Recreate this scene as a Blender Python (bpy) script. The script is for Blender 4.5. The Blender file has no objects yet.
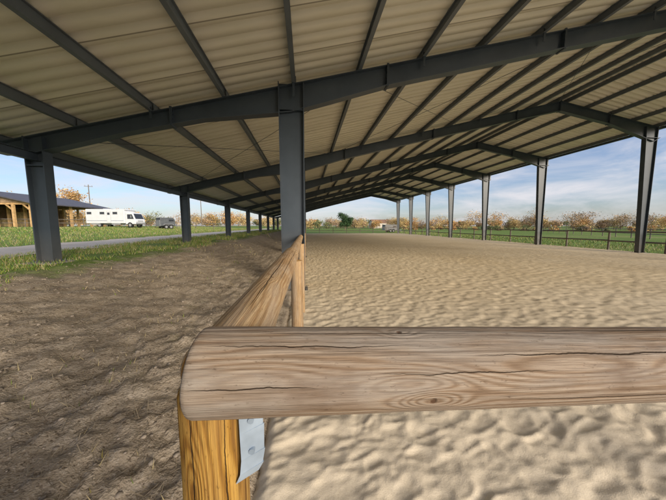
import bpy, math, random
import numpy as np
from mathutils import Vector, Matrix
random.seed(7); rng=np.random.default_rng(11)
scene=bpy.context.scene
S=6.0; EYE=1.46
# ---------------------------------------------------------------- helpers
def link(o,parent=None):
    scene.collection.objects.link(o)
    if parent: o.parent=parent
    return o
def empty(name,loc=(0,0,0)):
    e=bpy.data.objects.new(name,None); e.location=loc; e.empty_display_size=.3
    return link(e)
def mesh_np(name,V,F,mats=(),smooth=False,parent=None,col=None,mi=None):
    me=bpy.data.meshes.new(name)
    V=np.asarray(V,dtype=np.float32); F=np.asarray(F,dtype=np.int32)
    k=F.shape[1]
    me.vertices.add(len(V)); me.vertices.foreach_set('co',V.ravel())
    me.loops.add(F.size); me.loops.foreach_set('vertex_index',F.ravel())
    me.polygons.add(len(F)); me.polygons.foreach_set('loop_start',np.arange(0,F.size,k,dtype=np.int32))
    for m in mats: me.materials.append(m)
    if mi is not None: me.polygons.foreach_set('material_index',np.asarray(mi,dtype=np.int32))
    if col is not None:
        a=me.color_attributes.new('col','FLOAT_COLOR','POINT')
        c=np.ones((len(V),4),dtype=np.float32); c[:,:3]=col; a.data.foreach_set('color',c.ravel())
    me.update(calc_edges=True); me.validate()
    if smooth: me.polygons.foreach_set('use_smooth',np.ones(len(me.polygons),dtype=bool))
    return link(bpy.data.objects.new(name,me),parent)
class MB:
    def __init__(s): s.v=[];s.f=[];s.m=[]
    def add(s,vs,fs,m=0):
        b=len(s.v); s.v+= [tuple(p) for p in vs]
        for f in fs: s.f.append(tuple(b+i for i in f)); s.m.append(m)
    def box(s,c,d,m=0,M=None):
        x,y,z=d[0]/2,d[1]/2,d[2]/2
        vs=[Vector((i*x,j*y,k*z)) for i in(-1,1) for j in(-1,1) for k in(-1,1)]
        if M is not None: vs=[M@v for v in vs]
        c=Vector(c); vs=[v+c for v in vs]
        s.add(vs,[(0,1,3,2),(4,6,7,5),(0,4,5,1),(2,3,7,6),(0,2,6,4),(1,5,7,3)],m)
    def prism(s,poly,y0,y1,m=0,ax='y'):
        n=len(poly)
        P=(lambda a,b,t:(a,t,b)) if ax=='y' else (lambda a,b,t:(t,a,b))
        vs=[P(a,b,y0) for a,b in poly]+[P(a,b,y1) for a,b in poly]
        fs=[tuple(range(n)),tuple(range(2*n-1,n-1,-1))]+[(i,i+n,(i+1)%n+n,(i+1)%n) for i in range(n)]
        s.add(vs,fs,m)
    def cyl(s,p0,p1,r0,r1=None,n=10,m=0):
        r1=r0 if r1 is None else r1
        p0=Vector(p0);p1=Vector(p1);d=(p1-p0).normalized()
        a=d.orthogonal().normalized(); b=d.cross(a)
        vs=[p0+(a*math.cos(t)+b*math.sin(t))*r0 for t in [2*math.pi*i/n for i in range(n)]]
        vs+=[p1+(a*math.cos(t)+b*math.sin(t))*r1 for t in [2*math.pi*i/n for i in range(n)]]
        s.add(vs,[(i,(i+1)%n,(i+1)%n+n,i+n) for i in range(n)]+[tuple(range(n-1,-1,-1)),tuple(range(n,2*n))],m)
    def obj(s,name,mats,parent=None,bevel=0,smooth=False,loc=(0,0,0),rz=0):
        me=bpy.data.meshes.new(name); me.from_pydata(s.v,[],s.f)
        for m in mats: me.materials.append(m)
        me.polygons.foreach_set('material_index',s.m)
        me.update()
        import bmesh
        bm=bmesh.new(); bm.from_mesh(me); bmesh.ops.recalc_face_normals(bm,faces=bm.faces); bm.to_mesh(me); bm.free()
        o=link(bpy.data.objects.new(name,me),parent); o.location=loc; o.rotation_euler[2]=rz
        if bevel:
            b=o.modifiers.new('b','BEVEL'); b.width=bevel; b.segments=2; b.limit_method='ANGLE'
        if smooth: me.polygons.foreach_set('use_smooth',[True]*len(me.polygons))
        return o
def hsh(i,j,s):
    i=i.astype(np.int64); j=j.astype(np.int64)
    h=(i*374761393+j*668265263+s*2147483647+s*974634777)&0xffffffff
    h=((h^(h>>13))*1274126177)&0xffffffff
    h=h^(h>>16)
    return (h&0xffffff)/float(0xffffff)
def vn(x,y,s=0):
    xi=np.floor(x);yi=np.floor(y);fx=x-xi;fy=y-yi
    fx=fx*fx*fx*(fx*(fx*6-15)+10);fy=fy*fy*fy*(fy*(fy*6-15)+10)
    a=hsh(xi,yi,s);b=hsh(xi+1,yi,s);c=hsh(xi,yi+1,s);d=hsh(xi+1,yi+1,s)
    return a+(b-a)*fx+(c-a)*fy+(a-b-c+d)*fx*fy
def fbm(x,y,s=0,o=4):
    r=0;a=.5
    for k in range(o): r=r+a*vn(x*2**k+17*k,y*2**k+9*k,s+k);a*=.5
    return r
def worley(x,y,s=0):
    xi=np.floor(x);yi=np.floor(y);best=np.full(x.shape,9.)
    for dx in(-1,0,1):
        for dy in(-1,0,1):
            cx=xi+dx;cy=yi+dy
            px=cx+hsh(cx,cy,s);py=cy+hsh(cx,cy,s+5)
            best=np.minimum(best,np.hypot(x-px,y-py))
    return best
def sst(a,b,x):
    t=np.clip((x-a)/(b-a),0,1); return t*t*(3-2*t)
def grid_faces(nx,ny):
    i=np.arange(nx-1)[:,None]*ny+np.arange(ny-1)[None,:]
    i=i.ravel(); return np.stack([i,i+ny,i+ny+1,i+1],1)
# ---------------------------------------------------------------- node helper
class NT:
    def __init__(s,name):
        s.mat=bpy.data.materials.new(name); s.mat.use_nodes=True
        s.t=s.mat.node_tree; s.b=s.t.nodes['Principled BSDF']
    def n(s,typ,**k):
        x=s.t.nodes.new(typ)
        for a,b in k.items(): setattr(x,a,b)
        return x
    def l(s,a,b): s.t.links.new(a,b)
    def inp(s,node,i,v):
        if isinstance(v,bpy.types.NodeSocket): s.l(v,node.inputs[i])
        else: node.inputs[i].default_value=v
    def math(s,op,a,b=0.0,c=None,clamp=False):
        x=s.n('ShaderNodeMath',operation=op); x.use_clamp=clamp
        s.inp(x,0,a); s.inp(x,1,b)
        if c is not None: s.inp(x,2,c)
        return x.outputs[0]
    def noise(s,vec,scale=5,detail=3,rough=.55,dist=0):
        x=s.n('ShaderNodeTexNoise'); 
        if vec is not None: s.l(vec,x.inputs['Vector'])
        x.inputs['Scale'].default_value=scale;x.inputs['Detail'].default_value=detail
        x.inputs['Roughness'].default_value=rough;x.inputs['Distortion'].default_value=dist
        return x.outputs['Fac']
    def ramp(s,fac,stops,interp='LINEAR'):
        x=s.n('ShaderNodeValToRGB'); s.l(fac,x.inputs[0]); r=x.color_ramp; r.interpolation=interp
        while len(r.elements)<len(stops): r.elements.new(.5)
        for e,(p,c) in zip(r.elements,stops):
            e.position=p; e.color=(c[0],c[1],c[2],1) if hasattr(c,'__len__') else (c,c,c,1)
        return x.outputs[0]
    def mix(s,f,a,b,mode='MIX'):
        x=s.n('ShaderNodeMix',data_type='RGBA',blend_type=mode)
        s.inp(x,0,f)
        for i,v in((6,a),(7,b)):
            if isinstance(v,tuple): x.inputs[i].default_value=(*v,1) if len(v)==3 else v
            else: s.l(v,x.inputs[i])
        return x.outputs[2]
    def comb(s,x,y,z):
        c=s.n('ShaderNodeCombineXYZ'); s.inp(c,0,x);s.inp(c,1,y);s.inp(c,2,z); return c.outputs[0]
    def sep(s,v):
        c=s.n('ShaderNodeSeparateXYZ'); s.l(v,c.inputs[0]); return c.outputs
    def mr(s,v,a,b):
        m=s.n('ShaderNodeMapRange'); s.l(v,m.inputs[0]); m.inputs[1].default_value=a; m.inputs[2].default_value=b; return m.outputs[0]
    def vscale(s,v,sc):
        m=s.n('ShaderNodeMapping'); s.l(v,m.inputs[0]); m.inputs['Scale'].default_value=sc; return m.outputs[0]
    def pos(s): return s.n('ShaderNodeNewGeometry').outputs['Position']
    def objc(s): return s.n('ShaderNodeTexCoord').outputs['Object']
    def bump(s,h,dist=.01,st=1.0,nrm=None):
        b=s.n('ShaderNodeBump'); s.l(h,b.inputs['Height']); b.inputs['Distance'].default_value=dist; b.inputs['Strength'].default_value=st
        if nrm: s.l(nrm,b.inputs['Normal'])
        return b.outputs[0]
    def fin(s,col=None,rough=.7,nrm=None,metal=0,spec=.3):
        if isinstance(col,tuple): s.b.inputs['Base Color'].default_value=(*col,1)
        elif col is not None: s.l(col,s.b.inputs['Base Color'])
        s.b.inputs['Roughness'].default_value=rough
        if nrm: s.l(nrm,s.b.inputs['Normal'])
        s.b.inputs['Metallic'].default_value=metal
        s.b.inputs['Specular IOR Level'].default_value=spec
        return s.mat
def simple(name,c,rough=.6,var=.15,scale=3,metal=0,spec=.3,bump=0):
    t=NT(name); n=t.noise(t.objc(),scale,3,.6)
    d=tuple(x*(1-var) for x in c); u=tuple(min(1,x*(1+var)) for x in c)
    return t.fin(t.ramp(n,[(.3,d),(.7,u)]),rough,t.bump(t.noise(t.objc(),scale*12,2),.003,bump) if bump else None,metal,spec)
# ---------------------------------------------------------------- materials
def m_steel():
    t=NT('painted_steel'); p=t.pos()
    n=t.noise(p,1.3,4,.65); c=t.ramp(n,[(.3,(.034,.048,.065)),(.7,(.052,.070,.092))])
    z=t.sep(p)[2]
    dust=t.math('MULTIPLY',t.math('SUBTRACT',1.0,t.math('MULTIPLY',z,.7),clamp=True),n,clamp=True)
    c=t.mix(t.math('MULTIPLY',dust,.7),c,(.26,.22,.16))
    return t.fin(c,.42,None,0,.45)
STEEL=m_steel()
PURL=simple('purlin_steel',(.115,.135,.155),.45,.15,1.2,0,.4)
def m_deck():
    t=NT('roof_sheet_paint'); p=t.pos()
    n=t.noise(t.vscale(p,(.6,3,1)),.8,3,.6); c=t.ramp(n,[(.3,(.70,.675,.575)),(.7,(.80,.775,.67))])
    y=t.sep(p)[1]
    k=t.n('ShaderNodeTexWhiteNoise',noise_dimensions='1D'); t.l(t.math('FLOOR',y,0),k.inputs['W'])
    c=t.mix(t.math('MULTIPLY',k.outputs['Value'],.25),c,(.56,.53,.44))
    fr=t.math('FRACT',t.math('ADD',y,.02)); c=t.mix(t.ramp(fr,[(.0,.8),(.022,0.)],'CONSTANT'),c,(.22,.20,.16))
    return t.fin(c,.55,None,0,.3)
DECK=m_deck()
GALV=simple('galvanised_metal',(.32,.40,.50),.42,.2,14,.25,.5)
def m_sand():
    t=NT('arena_sand'); p=t.pos(); x,y,z=t.sep(p)
    n=t.noise(p,.35,3,.6); c=t.ramp(n,[(.3,(.70,.575,.38)),(.7,(.80,.68,.48))])
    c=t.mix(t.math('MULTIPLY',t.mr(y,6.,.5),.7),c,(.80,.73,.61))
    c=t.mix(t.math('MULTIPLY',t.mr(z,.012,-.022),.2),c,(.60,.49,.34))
    g=t.noise(p,190,1,.7); c=t.mix(t.math('MULTIPLY',t.ramp(g,[(.3,1.),(.48,0.)]),.30),c,(.45,.37,.26))
    w=t.n('ShaderNodeTexVoronoi'); t.l(p,w.inputs[0]); w.inputs['Scale'].default_value=9.
    m=t.noise(p,16,3,.65)
    h=t.math('ADD',t.math('MULTIPLY',w.outputs[0],t.mr(y,3,12)),t.math('MULTIPLY',m,.45))
    b=t.bump(h,.013,.6); b=t.bump(g,.0016,.6,b)
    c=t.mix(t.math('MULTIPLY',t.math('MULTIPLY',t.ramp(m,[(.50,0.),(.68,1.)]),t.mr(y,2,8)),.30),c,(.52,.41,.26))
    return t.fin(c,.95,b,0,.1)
SAND=m_sand()
def m_ground():
    t=NT('ground_soil_grass'); p=t.pos(); x,y,z=t.sep(p)
    g1=t.noise(p,.9,5,.7)
    e=t.math('MULTIPLY',t.math('SUBTRACT',g1,.5),2.4)
    xe=t.math('ADD',x,e)
    mk=t.math('MULTIPLY',t.math('MULTIPLY',t.mr(xe,-4.5,-3.9),t.mr(xe,19.6,18.8)),t.mr(t.math('ADD',y,e),51,49))
    n=t.noise(p,4,5,.75); d=t.ramp(n,[(.25,(.25,.20,.145)),(.5,(.39,.325,.245)),(.75,(.53,.455,.36))])
    sp=t.noise(p,45,2,.7); d=t.mix(t.ramp(sp,[(.58,0.),(.70,.6)]),d,(.62,.55,.45))
    d=t.mix(t.ramp(sp,[(.30,.75),(.42,0.)]),d,(.13,.095,.065))
    d=t.mix(t.ramp(g1,[(.60,0.),(.68,.3)]),d,(.24,.24,.11))
    gl=t.noise(p,.05,3,.6); g=t.ramp(gl,[(.3,(.15,.23,.05)),(.55,(.20,.28,.07)),(.75,(.34,.31,.13))])
    g=t.mix(t.ramp(n,[(.4,0.),(.65,.5)]),g,(.10,.15,.04))
    c=t.mix(mk,g,d)
    return t.fin(c,.95,t.bump(t.math('ADD',n,t.math('MULTIPLY',sp,.4)),.035,.8),0,.1)
GROUND=m_ground()
def m_path():
    t=NT('path_gravel'); p=t.pos(); n=t.noise(p,.8,4,.7); c=t.ramp(n,[(.3,(.56,.50,.41)),(.7,(.74,.67,.56))])
    s=t.noise(p,45,2,.7); c=t.mix(t.ramp(s,[(.5,0.),(.7,.4)]),c,(.42,.36,.28))
    return t.fin(c,1.,t.bump(s,.01,.5),0,.0)
PATH=m_path()
def m_wood(name,light,mid,dark,F=420,knots=(),grey=(.36,.33,.30),greyf=.5,streak=.5,crack=.245,cracks=()):
    t=NT(name); uv=t.n('ShaderNodeTexCoord').outputs['UV']; u,v,_=t.sep(uv)
    oi=t.n('ShaderNodeObjectInfo').outputs['Random']; oz=t.math('MULTIPLY',oi,37.)
    P=t.comb(u,v,oz)
    w1=t.noise(t.vscale(P,(1.6,9,1)),1,2,.5); w2=t.noise(t.vscale(P,(12,60,1)),1,2,.5)
    f=t.math('MULTIPLY',v,float(F))
    f=t.math('ADD',f,t.math('MULTIPLY',w1,32.)); f=t.math('ADD',f,t.math('MULTIPLY',w2,3.2))
    kmask=None
    for (u0,v0,au,av,A,kr) in knots:
        du=t.math('DIVIDE',t.math('SUBTRACT',u,u0),au); dv=t.math('DIVIDE',t.math('SUBTRACT',v,v0),av)
        d2=t.math('ADD',t.math('MULTIPLY',du,du),t.math('MULTIPLY',dv,dv))
        g=t.math('EXPONENT',t.math('MULTIPLY',d2,-1.0)); f=t.math('ADD',f,t.math('MULTIPLY',g,float(A)))
        if kr>0:
            du=t.math('DIVIDE',t.math('SUBTRACT',u,u0),kr*1.25); dv=t.math('DIVIDE',t.math('SUBTRACT',v,v0),kr)
            r=t.math('SQRT',t.math('ADD',t.math('MULTIPLY',du,du),t.math('MULTIPLY',dv,dv)))
            r=t.math('ADD',r,t.math('MULTIPLY',t.noise(P,120,1),.5))
            k=t.ramp(r,[(.55,1.),(.98,0.)])
            kmask=k if kmask is None else t.math('MAXIMUM',kmask,k)
    s=t.math('MULTIPLY_ADD',t.math('SINE',f),.5,.5)
    s=t.math('POWER',s,1.6)
    fib=t.noise(t.vscale(P,(9,420,1)),1,3,.6)
    fib2=t.noise(t.vscale(P,(3,110,1)),1,3,.6)
    lowf=t.noise(t.vscale(P,(2.5,14,1)),1.3,4,.6)
    s=t.math('MULTIPLY',s,t.ramp(fib2,[(.3,.5),(.7,1.)]))
    c=t.ramp(s,[(.0,light),(.45,mid),(1.,dark)])
    c=t.mix(t.math('MULTIPLY',lowf,.6),c,mid)
    c=t.mix(t.math('MULTIPLY',t.ramp(fib,[(.35,1.),(.6,0.)]),.45),c,tuple(k*.6 for k in dark))
    c=t.mix(t.math('MULTIPLY',t.ramp(lowf,[(.42,0.),(.62,1.)]),greyf),c,grey)
    st=t.noise(t.vscale(P,(5,9,1)),1,4,.65)
    c=t.mix(t.math('MULTIPLY',t.ramp(st,[(.50,0.),(.70,1.)]),.5),c,tuple(k*.9 for k in dark))
    c=t.mix(t.math('MULTIPLY',t.ramp(fib2,[(.30,1.),(.44,0.)]),streak),c,tuple(k*.5 for k in dark))
    # specks of dirt / mildew
    sk=t.noise(t.vscale(P,(60,160,1)),1,3,.7); c=t.mix(t.math('MULTIPLY',t.ramp(sk,[(.62,0.),(.72,1.)]),.5),c,tuple(k*.45 for k in dark))
    cr=t.noise(t.vscale(P,(1.4,60,1)),1,2,.5); crm=t.ramp(cr,[(crack,1.),(crack+.024,0.)])
    for (ua,ub,vc,wd) in cracks:
        pr=t.math('DIVIDE',t.math('SUBTRACT',u,(ua+ub)/2),(ub-ua)/2); win=t.math('SUBTRACT',1.0,t.math('MULTIPLY',pr,pr),clamp=True)
        off=t.math('MULTIPLY',t.math('SUBTRACT',t.noise(t.comb(t.math('MULTIPLY',u,11.),vc*300,0.),1,4,.65),.5),.012)
        dd=t.math('ABSOLUTE',t.math('SUBTRACT',t.math('SUBTRACT',v,vc),off))
        crm=t.math('MAXIMUM',crm,t.math('MULTIPLY',t.math('SUBTRACT',1.0,t.math('DIVIDE',dd,t.math('MULTIPLY_ADD',win,wd,.00001)),clamp=True),1.8,clamp=True))
    c=t.mix(t.math('MULTIPLY',crm,.9),c,(.04,.025,.015))
    h=t.math('SUBTRACT',t.math('ADD',t.math('MULTIPLY',fib,.8),t.math('MULTIPLY',s,-.3)),t.math('MULTIPLY',crm,2.))
    if kmask is not None:
        c=t.mix(t.math('MULTIPLY',kmask,.85),c,(.09,.045,.025)); h=t.math('SUBTRACT',h,t.math('MULTIPLY',kmask,.6))
    return t.fin(c,.82,t.bump(h,.0035,1.),0,.12)
WOOD_RAIL=m_wood('weathered_pine_rail',(.43,.355,.28),(.335,.25,.175),(.16,.098,.06),F=400,grey=(.345,.315,.28),greyf=.65,crack=.265,
    cracks=[(.45,1.05,.055,.0016),(.02,.34,.072,.0013),(.30,.62,.028,.0009),(.52,.98,-.022,.0012),(.0,.20,.012,.0010),(.1,.5,.10,.0012)],
    knots=[(.385,-.017,.055,.020,30,.0085),(.355,.012,.085,.020,-26,0),(.345,.104,.03,.012,14,.008),(.64,.03,.20,.02,16,0),(.10,.03,.12,.02,-14,0)])
WOOD_SIDE=m_wood('golden_pine_rail',(.60,.44,.26),(.49,.33,.175),(.28,.155,.065),F=440,greyf=.4,grey=(.43,.37,.30),crack=.255,
    cracks=[(.1,1.2,.085,.0022),(.4,1.9,.05,.0016),(.05,.5,.12,.0014)],
    knots=[(.5,.08,.05,.018,18,.008),(1.4,.10,.05,.018,18,.008)])
WOOD_POST=m_wood('treated_pine_post',(.58,.355,.09),(.42,.225,.042),(.13,.05,.015),F=270,grey=(.32,.20,.08),greyf=.4,streak=.85,crack=.262,
    cracks=[(.9,1.6,-.02,.0018),(.9,1.5,.035,.0014)],
    knots=[(1.02,.03,.05,.02,20,.007),(1.3,-.02,.09,.02,-20,0)])
WOOD_OLD=simple('old_grey_fence_wood',(.165,.145,.125),.85,.3,3)
def m_end():
    t=NT('cut_log_end'); o=t.n('ShaderNodeTexCoord').outputs['UV']; u,v,_=t.sep(o)
    r=t.math('SQRT',t.math('ADD',t.math('MULTIPLY',u,u),t.math('MULTIPLY',v,v)))
    r=t.math('ADD',r,t.math('MULTIPLY',t.noise(o,30,3),.006))
    s=t.math('MULTIPLY_ADD',t.math('SINE',t.math('MULTIPLY',r,1300.)),.5,.5)
    c=t.ramp(s,[(.0,(.66,.44,.16)),(.6,(.54,.33,.11)),(1.,(.32,.16,.05))])
    return t.fin(c,.8,t.bump(s,.001,.5),0,.2)
ENDW=m_end()
# ---------------------------------------------------------------- logs
def log(name,p0,p1,r,e1,mat,parent=None,seg=40,step=.03,uoff=0.0,irr=.012,r1=None,seed=0,endmat=None):
    p0=Vector(p0);p1=Vector(p1);L=(p1-p0).length;d=(p1-p0)/L
    e1=Vector(e1); e1=(e1-d*e1.dot(d)).normalized(); e2=-(e1.cross(d)) if e1.cross(d).z<0 else e1.cross(d)
    if abs(d.z)>.9: e2=d.cross(e1)
    r1=r if r1 is None else r1
    n=max(2,int(L/step)); us=[0,.003,.009]+[.009+(L-.018)*i/n for i in range(1,n)]+[L-.009,L-.003,L]
    V=[];UV=[]
    for k,u in enumerate(us):
        ed=min(u,L-u); sc=.93 if ed<.0005 else (.975 if ed<.004 else 1)
        R=(r+(r1-r)*u/L)*sc
        for j in range(seg+1):
            a=-math.pi+2*math.pi*j/seg
            aa=a if j<seg else -math.pi
            q=1+irr*(math.sin(aa*2+seed+u*1.3)+.7*math.sin(aa*3+seed*2.1-u*2.1)+.5*math.sin(u*5+seed)+.35*math.sin(aa*7+u*9+seed)+.3*math.sin(u*31+aa*2+seed))
            V.append(p0+d*u+(e1*math.cos(a)+e2*math.sin(a))*R*q); UV.append((u+uoff,a*r))
    m=seg+1; F=[];M=[]
    for k in range(len(us)-1):
        for j in range(seg): F.append((k*m+j,k*m+j+1,(k+1)*m+j+1,(k+1)*m+j)); M.append(0)
    me=bpy.data.meshes.new(name)
    c0=len(V);V.append(p0+d*0);c1=len(V);V.append(p1.copy())
    for j in range(seg):
        F.append((c0,j+1,j)); M.append(1); b=(len(us)-1)*m; F.append((c1,b+j,b+j+1)); M.append(1)
    me.from_pydata(V,[],F)
    me.materials.append(mat); me.materials.append(endmat or ENDW); me.polygons.foreach_set('material_index',M)
    ul=me.uv_layers.new(name='UVMap')
    for poly in me.polygons:
        for li in poly.loop_indices:
            vi=me.loops[li].vertex_index
            if poly.material_index==0: ul.data[li].uv=UV[vi]
            else:
                if vi>=c0: ul.data[li].uv=(0,0)
                else:
                    a=UV[vi][1]/r; ul.data[li].uv=(math.cos(a)*r,math.sin(a)*r)
        poly.use_smooth=poly.material_index==0
    import bmesh
    bm=bmesh.new();bm.from_mesh(me);bmesh.ops.remove_doubles(bm,verts=bm.verts,dist=1e-5);bmesh.ops.recalc_face_normals(bm,faces=bm.faces);bm.to_mesh(me);bm.free()
    return link(bpy.data.objects.new(name,me),parent)
# ---------------------------------------------------------------- terrain
def ground_h(x,y):
    t=np.clip((-x-.36)/4.1,0,1)
    rise=.70*(.85*t+.15*t*t*(3-2*t))
    h=np.where(x>-.22,-.09,rise+.015)
    edge=sst(-.22,-.36,x); h=np.where((x>-.36)&(x<=-.22),-.09+.105*edge,h)
    h=h+.62*sst(-12,-34,x)
    h=h+.06*sst(19,22,x)
    h=np.where(y>52,h+.09*sst(52,56,y)*(x>-.1),h)
    return h
def graded(a,b,d0,k,c=0):
    out=[c];x=c
    while x<b: x+=d0+k*abs(x-c); out.append(x)
    x=c;neg=[]
    while x>a: x-=d0+k*abs(x-c); neg.append(x)
    return np.array(neg[::-1]+out)
def soil_relief(x,y):
    dm=sst(-6.,-4.2,x)*sst(-.30,-.5,x)*sst(30,10,y)
    s=(fbm(x*1.2,y*1.2,3,3)-.45)*.10+(fbm(x*6,y*6,8,4)-.45)*.06+(fbm(x*22,y*22,14,3)-.45)*.045+np.maximum(0,vn(x*11,y*11,4)-.62)*.08+np.maximum(0,vn(x*27,y*27,6)-.66)*.05
    s=s-.022*np.exp(-(worley(x*3.2,y*3.2,21)/.3)**2); s=s+.03*np.exp(-((x+1.1+.25*np.sin(y*.7))/.35)**2)
    return s*dm
xs=graded(-1500,1500,.015,.018,-.5); ys=graded(-900,1900,.018,.016,.6)
X,Y=np.meshgrid(xs,ys,indexing='ij')
H=ground_h(X,Y)+soil_relief(X,Y)
gm=sst(-4.2,-6,X)*sst(-60,-30,X)
H=H+(fbm(X*.8,Y*.8,31,3)-.45)*.05*gm*(np.abs(X+8.9)>2.4)
H=np.where(np.hypot(X,Y)>300,H+ (fbm(X*.004,Y*.004,5,3)-.5)*3*sst(300,900,np.hypot(X,Y)),H)
mesh_np('ground',np.stack([X.ravel(),Y.ravel(),H.ravel()],1),grid_faces(len(xs),len(ys)),[GROUND],True)
# sand sheet
xs=np.unique(np.clip(graded(-.34,18.4,.011,.0085,.35),-.34,18.4))
ys=np.unique(np.clip(graded(-6,48.6,.011,.0075,.9),-6,48.6))
X,Y=np.meshgrid(xs,ys,indexing='ij')
wx=X+.12*(fbm(X*3,Y*3,1,2)-.4); wy=Y+.12*(fbm(X*3,Y*3,2,2)-.4)
def ridge(a,b,s,o=2):
    q=fbm(a,b,s,o)/.75; return 1-np.minimum(1,np.abs(2*q-1)*1.5)
rd=ridge(wx*2.8+wy*2.2,wy*8.4-wx*3.6,40); rd2=ridge(wx*6+wy*5,wy*15-wx*6,44); rd3=ridge(wx*6.5-wy*2,wy*6+wx*4,47)
c1=worley(wx*2.6,wy*3.2,51)
h=.0125*(rd**1.5-.35)+.0065*(rd2**1.3-.35)+.006*(rd3**1.5-.3)-.012*np.exp(-(c1/.24)**2)+.005*np.exp(-((c1-.36)/.10)**2)+.0045*(fbm(X*18,Y*18,70,2)-.45)
h+=.022*(fbm(X*.7,Y*.7,80,2)-.4)
h*=1-.35*sst(8,30,Y)
h-= .06*sst(-.24,-.34,X+.05*(fbm(X*2,Y*2.5,33,3)-.45))
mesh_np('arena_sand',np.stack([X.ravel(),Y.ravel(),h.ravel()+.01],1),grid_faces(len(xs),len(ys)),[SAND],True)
# gravel path
ys=np.arange(-12,75,.35); us=np.linspace(-1,1,9); V=[]
for y in ys:
    cx=-8.9-.0009*max(0,y-20)**2+.25*math.sin(y*.13)
    for u in us:
        hw=1.75+.18*math.sin(y*1.9+u*2)+.1*math.sin(y*4.3)
        V.append((cx+u*hw,y,0))
V=np.array(V); V[:,2]=ground_h(V[:,0],V[:,1])+.022
mesh_np('gravel_path',V,grid_faces(len(ys),len(us)),[PATH],True)
# ---------------------------------------------------------------- riding shelter
shelter=empty('riding_arena_shelter')
ftop=lambda x:(EYE+S*(.495+.245*(x/S+.048))) if x<=2.08*S else (EYE+S*(.495+.245*(2.128))-(x-2.08*S)*.175)
FY=[S*(-.05+i) for i in range(9)]
st=[(-.985,.20),(-.877,.34),(-.6,.30),(-.35,.34),(-.048,.56),(.30,.42),(1.0,.40),(1.7,.42),(2.08,.46),(2.55,.46),(3.0,.76),(3.06,.50)]
cols=[(-.877,.30,.34,.19),(-.048,.50,.54,.21),(3.0,.34,.72,.20)]
fz=lambda x: float(ground_h(np.array([x]),np.array([10.]))[0])
for i,fy in enumerate(FY):
    mb=MB()
    for (a,da),(b,db) in zip(st[:-1],st[1:]):
        xa,xb=a*S,b*S; ta,tb=ftop(xa),ftop(xb)
        mb.prism([(xa,ta-.016),(xb,tb-.016),(xb,tb-db+.016),(xa,ta-da+.016)],fy-.006,fy+.006)
        mb.prism([(xa,ta),(xb,tb),(xb,tb-.016),(xa,ta-.016)],fy-.10,fy+.10)
        mb.prism([(xa,ta-da+.016),(xb,tb-db+.016),(xb,tb-db),(xa,ta-da)],fy-.10,fy+.10)
    for (cx,wb,wt,b) in cols:
        x=cx*S; g=max(fz(x),0)-.02; top=ftop(x)+(-.02 if cx!=-.048 else .03)
        def side(sgn,z): 
            w=(wb+(wt-wb)*(z-g)/(top-g))/2; return x+sgn*w
        if cx==3.0:
            side=lambda sgn,z:(x+.2) if sgn>0 else x+.2-(wb+(wt-wb)*(z-g)/(top-g))
        for sg in(-1,1):
            mb.prism([(side(sg,g),g),(side(sg,top),top),(side(sg,top)-sg*.018,top),(side(sg,g)-sg*.018,g)],fy-b/2,fy+b/2)
        mb.prism([(side(-1,g)+.018,g),(side(1,g)-.018,g),(side(1,top)-.018,top),(side(-1,top)+.018,top)],fy-.009,fy+.009)
        mb.box((x,fy,g+.03),(wb+.12,b+.12,.03))
        zz=top-.55
        for sy in(-1,1): mb.box(((side(1,zz)+side(-1,zz))/2,fy+sy*(b/4+.004),zz),((side(1,zz)-side(-1,zz))-.04,b/2-.012,.014))
        for bx in(-1,1):
            for by in(-1,1): mb.cyl((x+bx*(wb/2+.03),fy+by*(b/2+.03),g+.03),(x+bx*(wb/2+.03),fy+by*(b/2+.03),g+.085),.012,n=6)
    for sx in(.30,1.0,1.7,2.08,2.55,-.45):
        x=sx*S; d=np.interp(sx,[q[0] for q in st],[q[1] for q in st]); z=ftop(x)-d/2
        for o in(-.012,.012):
            mb.box((x+o,fy,z),(.018,.206,d+.05))
            if fy<8:
                for by in(-.06,.06):
                    for k in range(4): mb.cyl((x+o*.8,fy+by,z-d*.35+k*d*.23),(x+o*2.6,fy+by,z-d*.35+k*d*.23),.012,n=6)
    mb.obj('steel_frame_%d'%(i+1),[STEEL],shelter)
CONC=simple('concrete',(.36,.34,.31),.9,.2,4,0,.2,.4)
mb=MB()
for fy in FY:
    for cx in(-.877,3.0):
        x=cx*S; g=max(fz(x),0); mb.box((x,fy,g-.16),(.75,.6,.34))
mb.obj('column_footings',[CONC],shelter,bevel=.02)
Y0,Y1=FY[0]-.7,FY[-1]+.6
px=[-.985+.2365*k for k in range(13)]+[2.06,2.14,2.34,2.57,2.80,3.03]
mb=MB()
for q in px:
    x=q*S; z=ftop(x)+.004
    hgt=.17; b=.075
    mb.prism([(x-.004,z+.01),(x+.004,z+.01),(x+.004,z+hgt-.01),(x-.004,z+hgt-.01)],Y0,Y1)
    mb.prism([(x-b/2,z),(x+b/2,z),(x+b/2,z+.01),(x-b/2,z+.01)],Y0,Y1)
    mb.prism([(x-b/2,z+hgt-.01),(x+b/2,z+hgt-.01),(x+b/2,z+hgt),(x-b/2,z+hgt)],Y0,Y1)
    for fy in FY: mb.box((x+.045,fy,z+.07),(.012,.14,.15))
mb.obj('purlins',[PURL],shelter)
mb=MB()
for fy in FY:
    for q in px[2:12:2]:
        x=q*S; d=np.interp(q,[k[0] for k in st],[k[1] for k in st])
        mb.box((x,fy-.112,ftop(x)-d*.2+.03),(.05,.012,d*.7))
for fy in(FY[1],FY[6]):
    for a,b in((-.85,.2),(.2,1.2),(1.2,2.05)):
        mb.cyl((a*S,fy+.1,ftop(a*S)-.08),(b*S,fy+S-.1,ftop(b*S)-.08),.007,n=6)
        mb.cyl((b*S,fy+.1,ftop(b*S)-.10),(a*S,fy+S-.1,ftop(a*S)-.10),.007,n=6)
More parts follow.
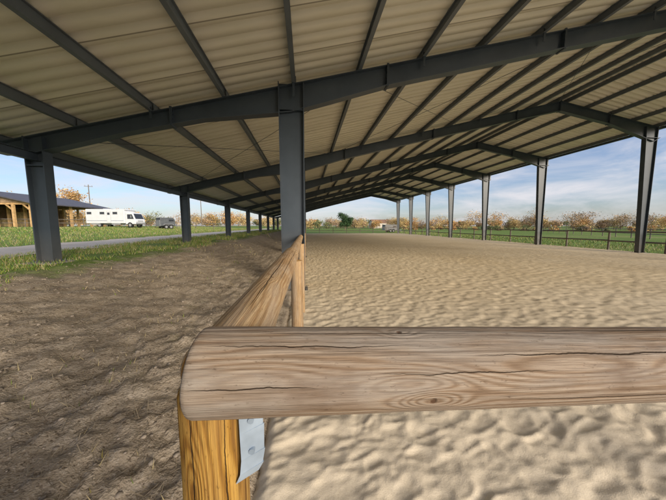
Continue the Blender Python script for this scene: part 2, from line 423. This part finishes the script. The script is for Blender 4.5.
mb.obj('bracing',[STEEL],shelter)
mb=MB()
x=-.877*S; z=ftop(x)-.40
for a,b in zip(FY[:-1],FY[1:]):
    mb.box((x,(a+b)/2,z+.0),(.008,b-a-.03,.14)); mb.box((x,(a+b)/2,z+.076),(.10,b-a-.03,.01)); mb.box((x,(a+b)/2,z-.076),(.10,b-a-.03,.01))
mb.obj('eave_beam',[STEEL],shelter)
prof=[];y=Y0-.1
while y<Y1+.1:
    prof+=[(y,0),(y+.17,0),(y+.185,.042),(y+.235,.042)]; y+=.25
prof.append((y,0)); prof=np.array(prof)
def deck(xa,xb,name):
    xs=np.linspace(xa,xb,3); V=[]
    for x in xs:
        for (yy,hh) in prof: V.append((x,yy,ftop(x)+.178+hh))
    mesh_np(name,V,grid_faces(len(xs),len(prof)),[DECK],False,shelter)
deck(-1.03*S,2.08*S,'roof_sheets_long'); deck(2.0801*S,3.1*S,'roof_sheets_short')
mb=MB()
xa,xr,xb=-1.03*S,2.08*S,3.1*S
mb.prism([(xa,ftop(xa)+.235),(xr,ftop(xr)+.235),(xb,ftop(xb)+.235),(xb,ftop(xb)+.27),(xr,ftop(xr)+.275),(xa,ftop(xa)+.27)],Y0-.12,Y1+.12)
for yy in(Y0-.14,Y1+.14):
    mb.prism([(xa,ftop(xa)+.14),(xr,ftop(xr)+.14),(xb,ftop(xb)+.14),(xb,ftop(xb)+.30),(xr,ftop(xr)+.30),(xa,ftop(xa)+.30)],yy-.012,yy+.012)
mb.obj('roof_covering',[simple('roof_outer',(.05,.055,.07),.4)],shelter)
mb=MB()
for x,s in((xa-.07,-1),(xb+.07,1)):
    z=ftop(xa if s<0 else xb)+.06
    mb.prism([(x-.07,z+.12),(x-.06,z+.12),(x-.05,z+.01),(x+.05,z+.01),(x+.06,z+.12),(x+.07,z+.12),(x+.06,z),(x-.06,z)],Y0,Y1)
mb.obj('gutters',[STEEL],shelter)
# ---------------------------------------------------------------- arena fence (near corner)
fence=empty('wooden_arena_fence')
RZ=EYE-.246
log('front_rail_1',(-.184,.428,RZ),(2.6,.428,RZ-.125),.0715,(0,-1,0),WOOD_RAIL,fence,seg=72,step=.012,irr=.011,seed=1.3)
log('side_rail_1',(-.147,.412,RZ+.002),(-.126,2.12,RZ+.004),.062,(1,0,0),WOOD_SIDE,fence,seg=56,step=.02,irr=.016,seed=2.1)
log('corner_post',(-.178,.468,-.3),(-.178,.468,RZ-.050),.059,(0,-1,0),WOOD_POST,fence,seg=56,step=.015,irr=.014,seed=4)
y=2.13;k=2
while y<47.5:
    ny=y+2.0; dx=random.uniform(-.012,.012)
    log('side_rail_%d'%k,(-.125+dx,y,RZ+random.uniform(-.008,.008)),(-.125-dx,ny-.012,RZ+random.uniform(-.008,.008)),.057+random.uniform(-.005,.004),(1,0,0),WOOD_SIDE,fence,seg=20,step=.25,uoff=k*1.7,seed=k)
    log('side_post_%d'%k,(-.085+random.uniform(-.01,.01),y+.03,-.3),(-.085,y+.03,RZ-.05),.052,(0,-1,0),WOOD_SIDE,fence,seg=20,step=.2,seed=k+3)
    y=ny;k+=1
x=2.6;k=2
while x<18:
    log('front_rail_%d'%k,(x+.01,.428,RZ-.12),(min(x+2.6,18.3),.43,RZ-.12),.068,(0,-1,0),WOOD_RAIL,fence,seg=20,step=.25,uoff=k*3,seed=k)
    log('front_post_%d'%k,(x,.47,-.3),(x,.47,RZ-.17),.06,(0,-1,0),WOOD_POST,fence,seg=20,step=.2,seed=k)
    x+=2.6;k+=1
mb=MB()
yb=.437; zt=RZ-.074
prof=[(-.122,zt),(-.121,zt-.05),(-.120,zt-.10),(-.123,zt-.128),(-.131,zt-.145)]
for (a,za),(b,zb) in zip(prof[:-1],prof[1:]):
    w=.038; t=.003
    vs=[(a,yb-.012,za),(a+w,yb+.012,za),(b+w*.95,yb+.012,zb),(b,yb-.012,zb)]
    vs+=[(p[0]+.0,p[1]+t,p[2]) for p in vs]
    mb.add(vs,[(0,1,2,3),(4,7,6,5),(0,4,5,1),(1,5,6,2),(2,6,7,3),(3,7,4,0)])
mb.box((-.035,.436,RZ-.081),(.17,.030,.004))
for z in(zt-.03,zt-.09): mb.cyl((-.103,yb+.002,z),(-.103,yb-.006,z),.0055,n=10)
mb.cyl((-.150,yb+.03,zt-.06),(-.105,yb+.02,zt-.06),.006,n=8)
mb.obj('post_bracket',[GALV],fence)
# ---------------------------------------------------------------- outer fences
def rail_fence(name,pts,h=1.05,sp=2.5,mat=WOOD_OLD):
    e=empty(name); mb=MB()
    for (xa,ya),(xb,yb) in zip(pts[:-1],pts[1:]):
        L=math.hypot(xb-xa,yb-ya); n=max(1,int(L/sp))
        for i in range(n):
            t0=i/n;t1=(i+1)/n
            a=(xa+(xb-xa)*t0,ya+(yb-ya)*t0); b=(xa+(xb-xa)*t1,ya+(yb-ya)*t1)
            za=max(0,fz(a[0]));zb=max(0,fz(b[0]))
            mb.cyl((a[0],a[1],za-.2),(a[0]+random.uniform(-.02,.02),a[1],za+h+.06),.058,.052,10)
            for hh in(h,h*.5):
                mb.cyl((a[0],a[1]-.06,za+hh+random.uniform(-.02,.02)),(b[0],b[1]-.06,zb+hh+random.uniform(-.02,.02)),.046,.042,8)
    mb.obj('posts_and_rails',[mat],e)
rail_fence('wooden_rail_fence',[(18.62,1),(18.62,48.7)],1.12)
rail_fence('wooden_rail_fence',[(18.6,48.8),(-.1,48.8)],1.12)
rail_fence('wooden_paddock_fence',[(-15,52),(-62,30)],1.1,3.)
rail_fence('wooden_paddock_fence',[(25,2),(60,60)],1.1,3.2)
# ---------------------------------------------------------------- grass, stones, straw
def blade_mesh(name,P,hts,wid,cols,mat):
    n=len(P); ang=rng.uniform(0,2*np.pi,n); la=rng.uniform(0,2*np.pi,n); lean=rng.uniform(.1,.9,n)*hts
    dx=np.cos(ang)*wid/2; dy=np.sin(ang)*wid/2
    z=P[:,2]
    V=np.zeros((n,3,3),dtype=np.float32)
    V[:,0]=np.stack([P[:,0]-dx,P[:,1]-dy,z-.01],1); V[:,1]=np.stack([P[:,0]+dx,P[:,1]+dy,z-.01],1)
    V[:,2]=np.stack([P[:,0]+np.cos(la)*lean,P[:,1]+np.sin(la)*lean,z+hts],1)
    F=np.arange(3*n).reshape(-1,3)
    return mesh_np(name,V.reshape(-1,3),F,[mat],False,None,np.repeat(cols,3,axis=0))
def attr_mat(name,rough=.7):
    t=NT(name); a=t.n('ShaderNodeAttribute'); a.attribute_name='col'
    t.l(a.outputs['Color'],t.b.inputs['Base Color']); t.b.inputs['Roughness'].default_value=rough; t.b.inputs['Specular IOR Level'].default_value=.15
    return t.mat
GRASS=attr_mat('grass_blades'); LEAF=attr_mat('leaves',.7)
def scatter(n,x0,x1,y0,y1,p=2.):
    u=rng.uniform(0,1,n); y=y0+(y1-y0)*u**p; x=rng.uniform(x0,x1,n); return x,y
parts=[]
for (n,x0,x1,y0,y1,p) in((60000,-7.4,-3.4,1.0,45,2.),(45000,-30,-10.4,3,70,1.6),(14000,18.8,30,2,60,1.3),(6000,-4,-.5,.6,30,1.5)):
    x,y=scatter(n,x0,x1,y0,y1,p)
    den=fbm(x*1.0,y*1.0,90,4)/.94
    if x0==-7.4:
        e=-4.25+ (fbm(x*.9,y*.9,91,3)-.45)*2.2; keep=(x<e)&(den>.36)
    elif x1==-.5: keep=(den>.58)&(fbm(x*5,y*5,97,2)>.42)
    else: keep=den>.33
    x=x[keep];y=y[keep]; parts.append(np.stack([x,y,ground_h(x,y)+soil_relief(x,y)],1))
P=np.concatenate(parts); dist=np.hypot(P[:,0],P[:,1])
hts=rng.uniform(.03,.11,len(P))*(.6+.9*fbm(P[:,0]*2,P[:,1]*2,95,2)); wid=np.clip(.005+dist*.0012,.005,.06)
hts*=np.clip(dist/9,.7,1.6)
base=np.stack([rng.uniform(.13,.26,len(P)),rng.uniform(.20,.32,len(P)),rng.uniform(.04,.08,len(P))],1)
dry=(rng.uniform(0,1,len(P))<.25)|((P[:,0]>-4)&(P[:,0]<0)&(rng.uniform(0,1,len(P))<.7)); base[dry]=base[dry]*0+np.array([.43,.36,.20])
blade_mesh('grass',P,hts,wid,base,GRASS)
ico=[(0,0,1),(.89,0,.45),(.28,.85,.45),(-.72,.53,.45),(-.72,-.53,.45),(.28,-.85,.45),(.72,.53,-.45),(-.28,.85,-.45),(-.89,0,-.45),(-.28,-.85,-.45),(.72,-.53,-.45),(0,0,-1)]
icf=[(0,1,2),(0,2,3),(0,3,4),(0,4,5),(0,5,1),(1,6,2),(2,7,3),(3,8,4),(4,9,5),(5,10,1),(6,7,2),(7,8,3),(8,9,4),(9,10,5),(10,6,1),(11,7,6),(11,8,7),(11,9,8),(11,10,9),(11,6,10)]
ico=np.array(ico);icf=np.array(icf)
n=9000; x,y=scatter(n,-4.6,-.45,.2,22,1.8)
r=.004+.014*rng.uniform(0,1,n)**4
z=ground_h(x,y)+soil_relief(x,y)
V=ico[None]*(1+rng.uniform(-.3,.3,(n,12,1)))*r[:,None,None]*np.stack([rng.uniform(.8,1.5,n),rng.uniform(.8,1.5,n),rng.uniform(.4,.8,n)],1)[:,None,:]
V=V+np.stack([x,y,z+r*.1],1)[:,None,:]
F=(icf[None]+(np.arange(n)*12)[:,None,None]).reshape(-1,3)
g=rng.uniform(.2,.46,n); C=np.repeat(np.stack([g,g*.85,g*.68],1),12,axis=0)
mesh_np('stones',V.reshape(-1,3),F,[attr_mat('stone',.9)],False,None,C)
n=12000; x,y=scatter(n,-4.3,-.4,.25,14,1.7); z=ground_h(x,y)+soil_relief(x,y)+.006
a=rng.uniform(0,6.28,n); L=rng.uniform(.01,.07,n); w=.0012+.0004*y
dx=np.cos(a)*L;dy=np.sin(a)*L;nx=-np.sin(a)*w;ny=np.cos(a)*w; dz=rng.uniform(0,.02,n)
V=np.stack([np.stack([x-dx-nx,y-dy-ny,z],1),np.stack([x-dx+nx,y-dy+ny,z],1),np.stack([x+dx+nx,y+dy+ny,z+dz],1),np.stack([x+dx-nx,y+dy-ny,z+dz],1)],1).reshape(-1,3)
c=rng.uniform(.4,1.,n); C=np.repeat(np.stack([c*.55,c*.45,c*.31],1),4,axis=0)
mesh_np('straw',V,np.arange(4*n).reshape(-1,4),[attr_mat('dry_straw',.8)],False,None,C)
# ---------------------------------------------------------------- trees
BARK=simple('bark',(.20,.155,.115),.9,.3,2)
def tree_parts(x,y,z,h,w,pal,n,leaf,trunkf,seed,shape,mb):
    R=np.random.default_rng(seed)
    th=h*trunkf; mb.cyl((x,y,z-.2),(x+R.uniform(-.1,.1)*w*.2,y,z+th*1.2),.020*h,.013*h,6)
    tips=[]
    nl=9
    for i in range(nl):
        a=i*2.4+R.uniform(-.3,.3); zz=z+th*(.7+.8*i/nl)+h*.05*i/nl
        rr=w*.5*R.uniform(.2,.85); top=z+h*R.uniform(.25,.92)
        p=(x+math.cos(a)*rr,y+math.sin(a)*rr,top); mb.cyl((x,y,zz),p,.007*h,.002*h,4); tips.append(p)
        for j in range(3):
            q=(p[0]+R.uniform(-.17,.17)*w,p[1]+R.uniform(-.17,.17)*w,p[2]+R.uniform(-.1,.14)*h)
            m=tuple((p[k]+(x,y,zz)[k])/2 for k in range(3)); mb.cyl(m,q,.003*h,.0012*h,3); tips.append(q)
    tips.append((x,y,z+h*.9)); tips.append((x,y,z+h*.5))
    nc=len(tips)
    C=np.array(tips); 
    if shape=='bush': C[:,2]=z+(C[:,2]-z)*.8
    ci=R.integers(0,nc,n); sg=R.uniform(.07,.15,nc)*w
    P=C[ci]+R.normal(0,1,(n,3))*sg[ci][:,None]*np.array([1,1,.8])
    P[:,2]=np.maximum(P[:,2],z+(.05 if shape=='bush' else trunkf*.5)*h)
    cc=np.array(pal)[R.integers(0,len(pal),nc)][ci]*R.uniform(.75,1.25,nc)[ci][:,None]*R.uniform(.8,1.2,(n,1))
    d1=R.normal(0,1,(n,3));d1/=np.linalg.norm(d1,axis=1)[:,None]; d2=np.cross(d1,R.normal(0,1,(n,3)));d2/=np.linalg.norm(d2,axis=1)[:,None]
    s=leaf*R.uniform(.5,1.2,(n,1))
    V=np.stack([P-d1*s,P-d2*s*.6,P+d1*s,P+d2*s*.6],1).reshape(-1,3)
    return V,np.repeat(cc,4,axis=0)
def tree_obj(name,specs):
    e=empty(name); mb=MB();Vs=[];Cs=[]
    for sp in specs:
        V,C=tree_parts(sp['x'],sp['y'],sp['z'],sp['h'],sp['w'],sp['pal'],sp['n'],sp['leaf'],sp.get('tf',.25),sp['seed'],sp.get('shape','round'),mb)
        Vs.append(V);Cs.append(C)
    V=np.concatenate(Vs);C=np.concatenate(Cs)
    mesh_np('foliage',V,np.arange(len(V)).reshape(-1,4),[LEAF],False,e,C)
    mb.obj('trunks',[BARK],e)
ORG=[(.58,.33,.13),(.62,.40,.17),(.50,.28,.12),(.58,.42,.20)]
YEL=[(.66,.50,.22),(.58,.43,.21),(.52,.38,.18)]
GRN=[(.15,.18,.08),(.20,.22,.11),(.25,.25,.12)]
BRN=[(.44,.31,.19),(.50,.36,.22),(.38,.28,.18)]
zf=lambda x,y:max(0,float(ground_h(np.array([float(x)]),np.array([float(y)]))[0]))
tree_obj('autumn_tree',[dict(x=-51.5,y=60.8,z=1.3,h=7.6,w=6.5,pal=ORG+YEL,n=4500,leaf=.19,seed=1)])
tree_obj('autumn_tree',[dict(x=-60,y=57,z=1.3,h=6.5,w=6,pal=YEL,n=3600,leaf=.2,seed=2)])
tree_obj('green_tree',[dict(x=13.9,y=89,z=.0,h=6.7,w=4.6,pal=[(.045,.09,.04),(.06,.11,.045)],n=6000,leaf=.2,seed=3,shape='bush',tf=.12)])
def row(name,p0,p1,n,h0,h1,pals,seed,jit=6,nl=650,leaf=.34,shape='round'):
    R=random.Random(seed); sp=[]
    for i in range(n):
        t=(i+R.uniform(-.4,.4))/n; x=p0[0]+(p1[0]-p0[0])*t+R.uniform(-jit,jit); y=p0[1]+(p1[1]-p0[1])*t+R.uniform(-jit,jit)
        h=R.uniform(h0,h1)
        sp.append(dict(x=x,y=y,z=zf(x,y),h=h,w=h*R.uniform(.8,1.4),pal=R.choice(pals),n=nl,leaf=leaf,seed=seed*100+i,shape=R.choice(['round','bush']) if shape=='mix' else shape,tf=R.uniform(.04,.14)))
    tree_obj(name,sp)
row('distant_tree_row',(-115,75),(-20,125),32,4,7.2,[ORG,YEL,GRN,BRN],5,8,1000,.24,'mix')
row('distant_tree_row',(-20,125),(40,130),22,3.5,5.6,[YEL,BRN,GRN,BRN],6,8,700,.26,'mix')
row('distant_tree_row',(36,112),(120,62),50,2.4,7.2,[ORG,YEL,ORG,BRN],7,7,1000,.19,'mix')
row('distant_tree_row',(120,62),(150,-10),18,5,9,[ORG,YEL,BRN],8,8,700,.36,'mix')
row('hedge_row',(34,84),(104,34),40,1.0,2.2,[ORG,BRN,GRN,YEL],9,3,380,.16,'bush')
row('distant_woodland',(-330,330),(420,330),90,7,12,[BRN,GRN,ORG],10,25,260,1.0,'bush')
row('distant_woodland',(420,330),(420,-100),40,7,12,[BRN,GRN],12,25,240,1.1,'bush')
row('distant_woodland',(-330,330),(-330,-60),36,7,12,[BRN,GRN],13,25,240,1.1,'bush')
# ---------------------------------------------------------------- vehicles
WHITE=simple('white_paint',(.74,.76,.79),.3,.04,1,0,.5); GLASS=simple('dark_glass',(.03,.035,.045),.08,.1,1,0,.6)
TYRE=simple('tyre_rubber',(.025,.025,.025),.85); GREY=simple('grey_trim',(.3,.31,.32),.5); ORNG=simple('marker_orange',(.6,.2,.03),.4); BLUE=simple('grey_stripe',(.35,.38,.45),.4)
RED=simple('tail_red',(.4,.02,.02),.4)
def wheel(mb,x,y,r=.46,w=.28):
    mb.cyl((x,y-w/2,r),(x,y+w/2,r),r,n=22,m=2); mb.cyl((x,y-w/2-.01,r),(x,y+w/2+.01,r),r*.55,n=16,m=3)
def truck():
    e=empty('horse_truck',(-28.9,41.9,zf(-28.3,41.2)-.02)); e.rotation_euler[2]=math.radians(-6); e.scale=(.80,.86,.86)
    mb=MB()
    mb.prism([(-4.6,.75),(2.6,.75),(2.6,3.0),(3.0,3.05),(2.9,3.2),(-4.5,3.2),(-4.6,3.1)],-1.2,1.2,0)
    mb.obj('box_body',[WHITE],e,bevel=.06)
    mb=MB()
    mb.prism([(2.64,.6),(4.55,.6),(4.6,1.25),(4.45,1.5),(4.05,2.45),(3.85,2.6),(2.64,2.6)],-1.1,1.1,0)
    mb.obj('cab',[WHITE],e,bevel=.08)
    mb=MB()
    for s in(-1,1):
        mb.prism([(3.05,1.5),(4.25,1.5),(3.95,2.3),(3.05,2.3)],s*1.11-.006,s*1.11+.006,1)
        for wx in(-3.9,-1.5,.9):
            mb.box((wx,s*1.21,2.5),(.8,.02,.36),1); mb.box((wx,s*1.205,2.5),(.9,.02,.46),3)
        mb.box((-.3,s*1.21,1.85),(.75,.02,1.9),3); mb.box((-.3,s*1.215,1.85),(.70,.02,1.85),0); mb.box((-.3,s*1.23,2.4),(.45,.02,.4),1)
        mb.box((-1.0,s*1.21,1.2),(6.8,.015,.10),6)
        mb.box((-2.9,s*1.1,.68),(1.7,.1,.35),3); mb.box((.9,s*1.1,.68),(1.6,.1,.35),3)
        mb.box((4.35,s*.8,.95),(.35,.3,.18),4)
        mb.box((3.9,s*1.3,1.9),(.1,.14,.4),3)
        mb.box((-4.62,s*1.05,1.0),(.04,.12,.4),5)
    mb.add([(4.475,-.95,1.52),(4.475,.95,1.52),(4.09,.9,2.42),(4.09,-.9,2.42)],[(0,1,2,3)],1)
    mb.box((4.6,0,.75),(.12,2.1,.3),3); mb.box((4.58,0,1.15),(.05,1.2,.18),3)
    mb.box((0,0,.62),(8.6,1.0,.2),3); mb.box((-1.5,0,3.25),(1.0,.8,.12),0)
    for x in(3.5,-2.2):
        for s in(-1,1): wheel(mb,x,s*1.0)
    mb.obj('fittings',[WHITE,GLASS,TYRE,GREY,ORNG,RED,BLUE],e)
truck()
def trailer(name,loc,rz,L=3.2,H=2.2,W=1.7,mat=WHITE):
    e=empty(name,loc); e.rotation_euler[2]=rz
    mb=MB(); mb.prism([(-L/2,.45),(L/2,.45),(L/2,H*.75),(L/2-.3,H),(-L/2,H)],-W/2,W/2); mb.obj('box_body',[mat],e,bevel=.06)
    mb=MB()
    for s in(-1,1):
        mb.box((L*.22,s*(W/2+.01),H*.75),(.7,.02,.3),1); wheel(mb,-.35,s*(W/2+.1),.32,.2); wheel(mb,.35,s*(W/2+.1),.32,.2)
        mb.prism([(-.8,.62),(-.6,.78),(.6,.78),(.8,.62),(.72,.62),(.55,.72),(-.55,.72),(-.72,.62)],s*(W/2+.1)-.12,s*(W/2+.1)+.12,3)
        mb.cyl((L/2,s*.5,.45),(L/2+1.2,0,.45),.04,m=3)
    mb.cyl((L/2+1.1,0,.0),(L/2+1.1,0,.6),.04,m=3)
    mb.box((-L/2-.03,0,H*.5),(.05,W*.9,H*.55),3)
    mb.obj('fittings',[WHITE,GLASS,TYRE,GREY,ORNG],e)
trailer('horse_trailer',(-22.6,43.4,zf(-22.2,42.6)),math.radians(50),2.2,1.8,1.5,simple('trailer_dark',(.10,.11,.12),.4))
trailer('horse_trailer',(19.2,56,.06),math.radians(5),3.2,1.7,1.8,simple('trailer_grey',(.16,.155,.15),.5))
# ---------------------------------------------------------------- open timber shed on the left
barn=empty('timber_barn',(-36.9,38.4,zf(-37,38))); barn.rotation_euler[2]=math.radians(-3)
BOARD=simple('barn_boards',(.34,.24,.15),.8,.35,2); ROOFB=simple('barn_roof_sheet',(.09,.09,.105),.5,.2,2); POSTM=simple('barn_posts',(.55,.36,.17),.8,.25,3); INT=simple('barn_hay',(.40,.32,.17),.95,.4,4)
mb=MB()
mb.prism([(1.0,3.05),(-7,4.9),(-15,3.05),(-15,3.2),(-7,5.06),(1.0,3.2)],-1.0,12.5,1)
for x in(-.2,-2.4,-4.6,-7,-9.4,-11.8,-14):
    for y in(0,5.5,11.5): mb.box((x,y,1.6),(.26,.26,3.4),2)
    if x>-14:
        mb.prism([(x-.1,2.2),(x-.1,2.4),(x-.9,3.15),(x-1.05,3.05)],-.06,.06,2)
for y in(0,11.5):
    mb.box((-7,y,3.15),(14.2,.18,.28),2)
    for k in range(56):
        x=-14+k*.25+.12; top=4.85-abs(x+7)*.232
        mb.box((x,y-.14,(3.25+top)/2),(.235,.03,max(.05,top-3.25)),0)
for k in range(48): mb.box((-14.2,.12+k*.24,1.6),(.03,.225,3.2),0)
for k in range(26): mb.box((-14+k*.28,11.7,1.5),(.265,.03,3.0),0)
for zz in(.6,1.2): mb.box((-3.4,11.6,zz),(6.5,.06,.16),2)
for i in range(3):
    for j in range(1+(i%2)): mb.box((-12.5+i*2.2,8.5,.6+j*1.2),(2.0,1.8,1.15),3)
mb.obj('structure',[BOARD,ROOFB,POSTM,INT],barn)
def house(name,loc,rz,L,W,H,wall,roof):
    e=empty(name,loc); e.rotation_euler[2]=rz
    mb=MB(); mb.box((0,0,H/2),(L,W,H),0)
    mb.prism([(-W/2,H),(W/2,H),(0,H+W*.28)],-L/2,L/2,0,'x')
    for s in(-1,1): mb.prism([(s*(W/2+.3),H-.15),(0,H+W*.28+.02),(0,H+W*.28+.2),(s*(W/2+.3),H+.05)],-L/2-.3,L/2+.3,1,'x')
    for i in range(int(L/2.5)):
        x=-L/2+1.3+i*2.5
        mb.box((x,-W/2-.005,H*.55),(.9,.05,1.1),2); mb.box((x,-W/2-.015,H*.55),(.06,.06,1.1),3)
    mb.box((L/2+.005,0,1.05),(.05,1,2.1),2)
    mb.box((L*.25,0,H+W*.3),(.5,.5,.9),1)
    mb.obj('building',[simple('rendered_wall',wall,.9),simple('tile_roof',roof,.8),GLASS,WHITE],e)
house('farmhouse',(46,150,0),.15,14,7,3.2,(.6,.56,.5),(.25,.15,.1))
house('farmhouse',(-6,140,.2),.1,12,6.5,3.,(.5,.45,.38),(.2,.12,.08))
def pole(x,y,h):
    mb=MB(); mb.cyl((0,0,-.3),(0,0,h),.13,.08,10); mb.box((0,0,h-.4),(1.5,.1,.1)); 
    for q in(-.6,0,.6): mb.cyl((q,0,h-.35),(q,0,h-.12),.04,n=8,m=1)
    mb.obj('utility_pole',[simple('pole_wood',(.2,.17,.14),.9),GREY],None,loc=(x,y,zf(x,y)),rz=.5)
pole(-50.9,65.8,9.8); pole(-28.9,73.5,8.6)
# ---------------------------------------------------------------- sky + sun
w=bpy.data.worlds.new('World'); scene.world=w; w.use_nodes=True; nt=w.node_tree
bg=nt.nodes['Background']; sk=nt.nodes.new('ShaderNodeTexSky'); sk.sky_type='NISHITA'; sk.sun_disc=False
SE,SR=math.radians(16),math.radians(145)
sk.sun_elevation=SE; sk.sun_rotation=SR; sk.dust_density=1.2; sk.air_density=1.0; sk.ozone_density=1.8
tc=nt.nodes.new('ShaderNodeTexCoord'); mp=nt.nodes.new('ShaderNodeMapping'); mp.inputs['Scale'].default_value=(1.3,2.4,8.0); mp.inputs['Rotation'].default_value=(0,.12,.5)
nz=nt.nodes.new('ShaderNodeTexNoise'); nz.inputs['Scale'].default_value=1.9; nz.inputs['Detail'].default_value=6; nz.inputs['Roughness'].default_value=.6; nz.inputs['Distortion'].default_value=.5
rp=nt.nodes.new('ShaderNodeValToRGB'); rp.color_ramp.elements[0].position=.40; rp.color_ramp.elements[1].position=.68
rp.color_ramp.elements[0].color=(.12,.12,.12,1); rp.color_ramp.elements[1].color=(.85,.85,.85,1)
mx=nt.nodes.new('ShaderNodeMix'); mx.data_type='RGBA'; mx.inputs[7].default_value=(5.6,5.45,5.7,1)
ml=nt.nodes.new('ShaderNodeMix'); ml.data_type='RGBA'; ml.blend_type='MULTIPLY'; ml.inputs[0].default_value=1; ml.inputs[7].default_value=(.88,.93,1.16,1)
L=nt.links.new
L(tc.outputs['Generated'],mp.inputs[0]);L(mp.outputs[0],nz.inputs['Vector']);L(nz.outputs['Fac'],rp.inputs[0]);L(rp.outputs[0],mx.inputs[0]);L(sk.outputs[0],ml.inputs[6]);L(ml.outputs[2],mx.inputs[6]);L(mx.outputs[2],bg.inputs[0])
bg.inputs[1].default_value=.15
w.cycles.sampling_method='MANUAL'; w.cycles.sample_map_resolution=256
sun=bpy.data.lights.new('sun','SUN'); sun.energy=4.2; sun.angle=math.radians(22); sun.color=(1,.87,.70)
so=link(bpy.data.objects.new('sun',sun))
sd=Vector((math.sin(SR)*math.cos(SE),math.cos(SR)*math.cos(SE),math.sin(SE)))
so.rotation_euler=sd.to_track_quat('Z','Y').to_euler(); so.location=(-10,-20,20)
# ---------------------------------------------------------------- camera
cam=bpy.data.cameras.new('camera'); co=link(bpy.data.objects.new('camera',cam))
cam.sensor_width=36; cam.lens=13.51; cam.clip_start=.02; cam.clip_end=4000
co.location=(0,0,EYE); co.rotation_euler=(math.radians(90-5.5),0,math.radians(-6.1))
scene.camera=co
scene.view_settings.view_transform='Standard'; scene.view_settings.look='None'; scene.view_settings.exposure=0
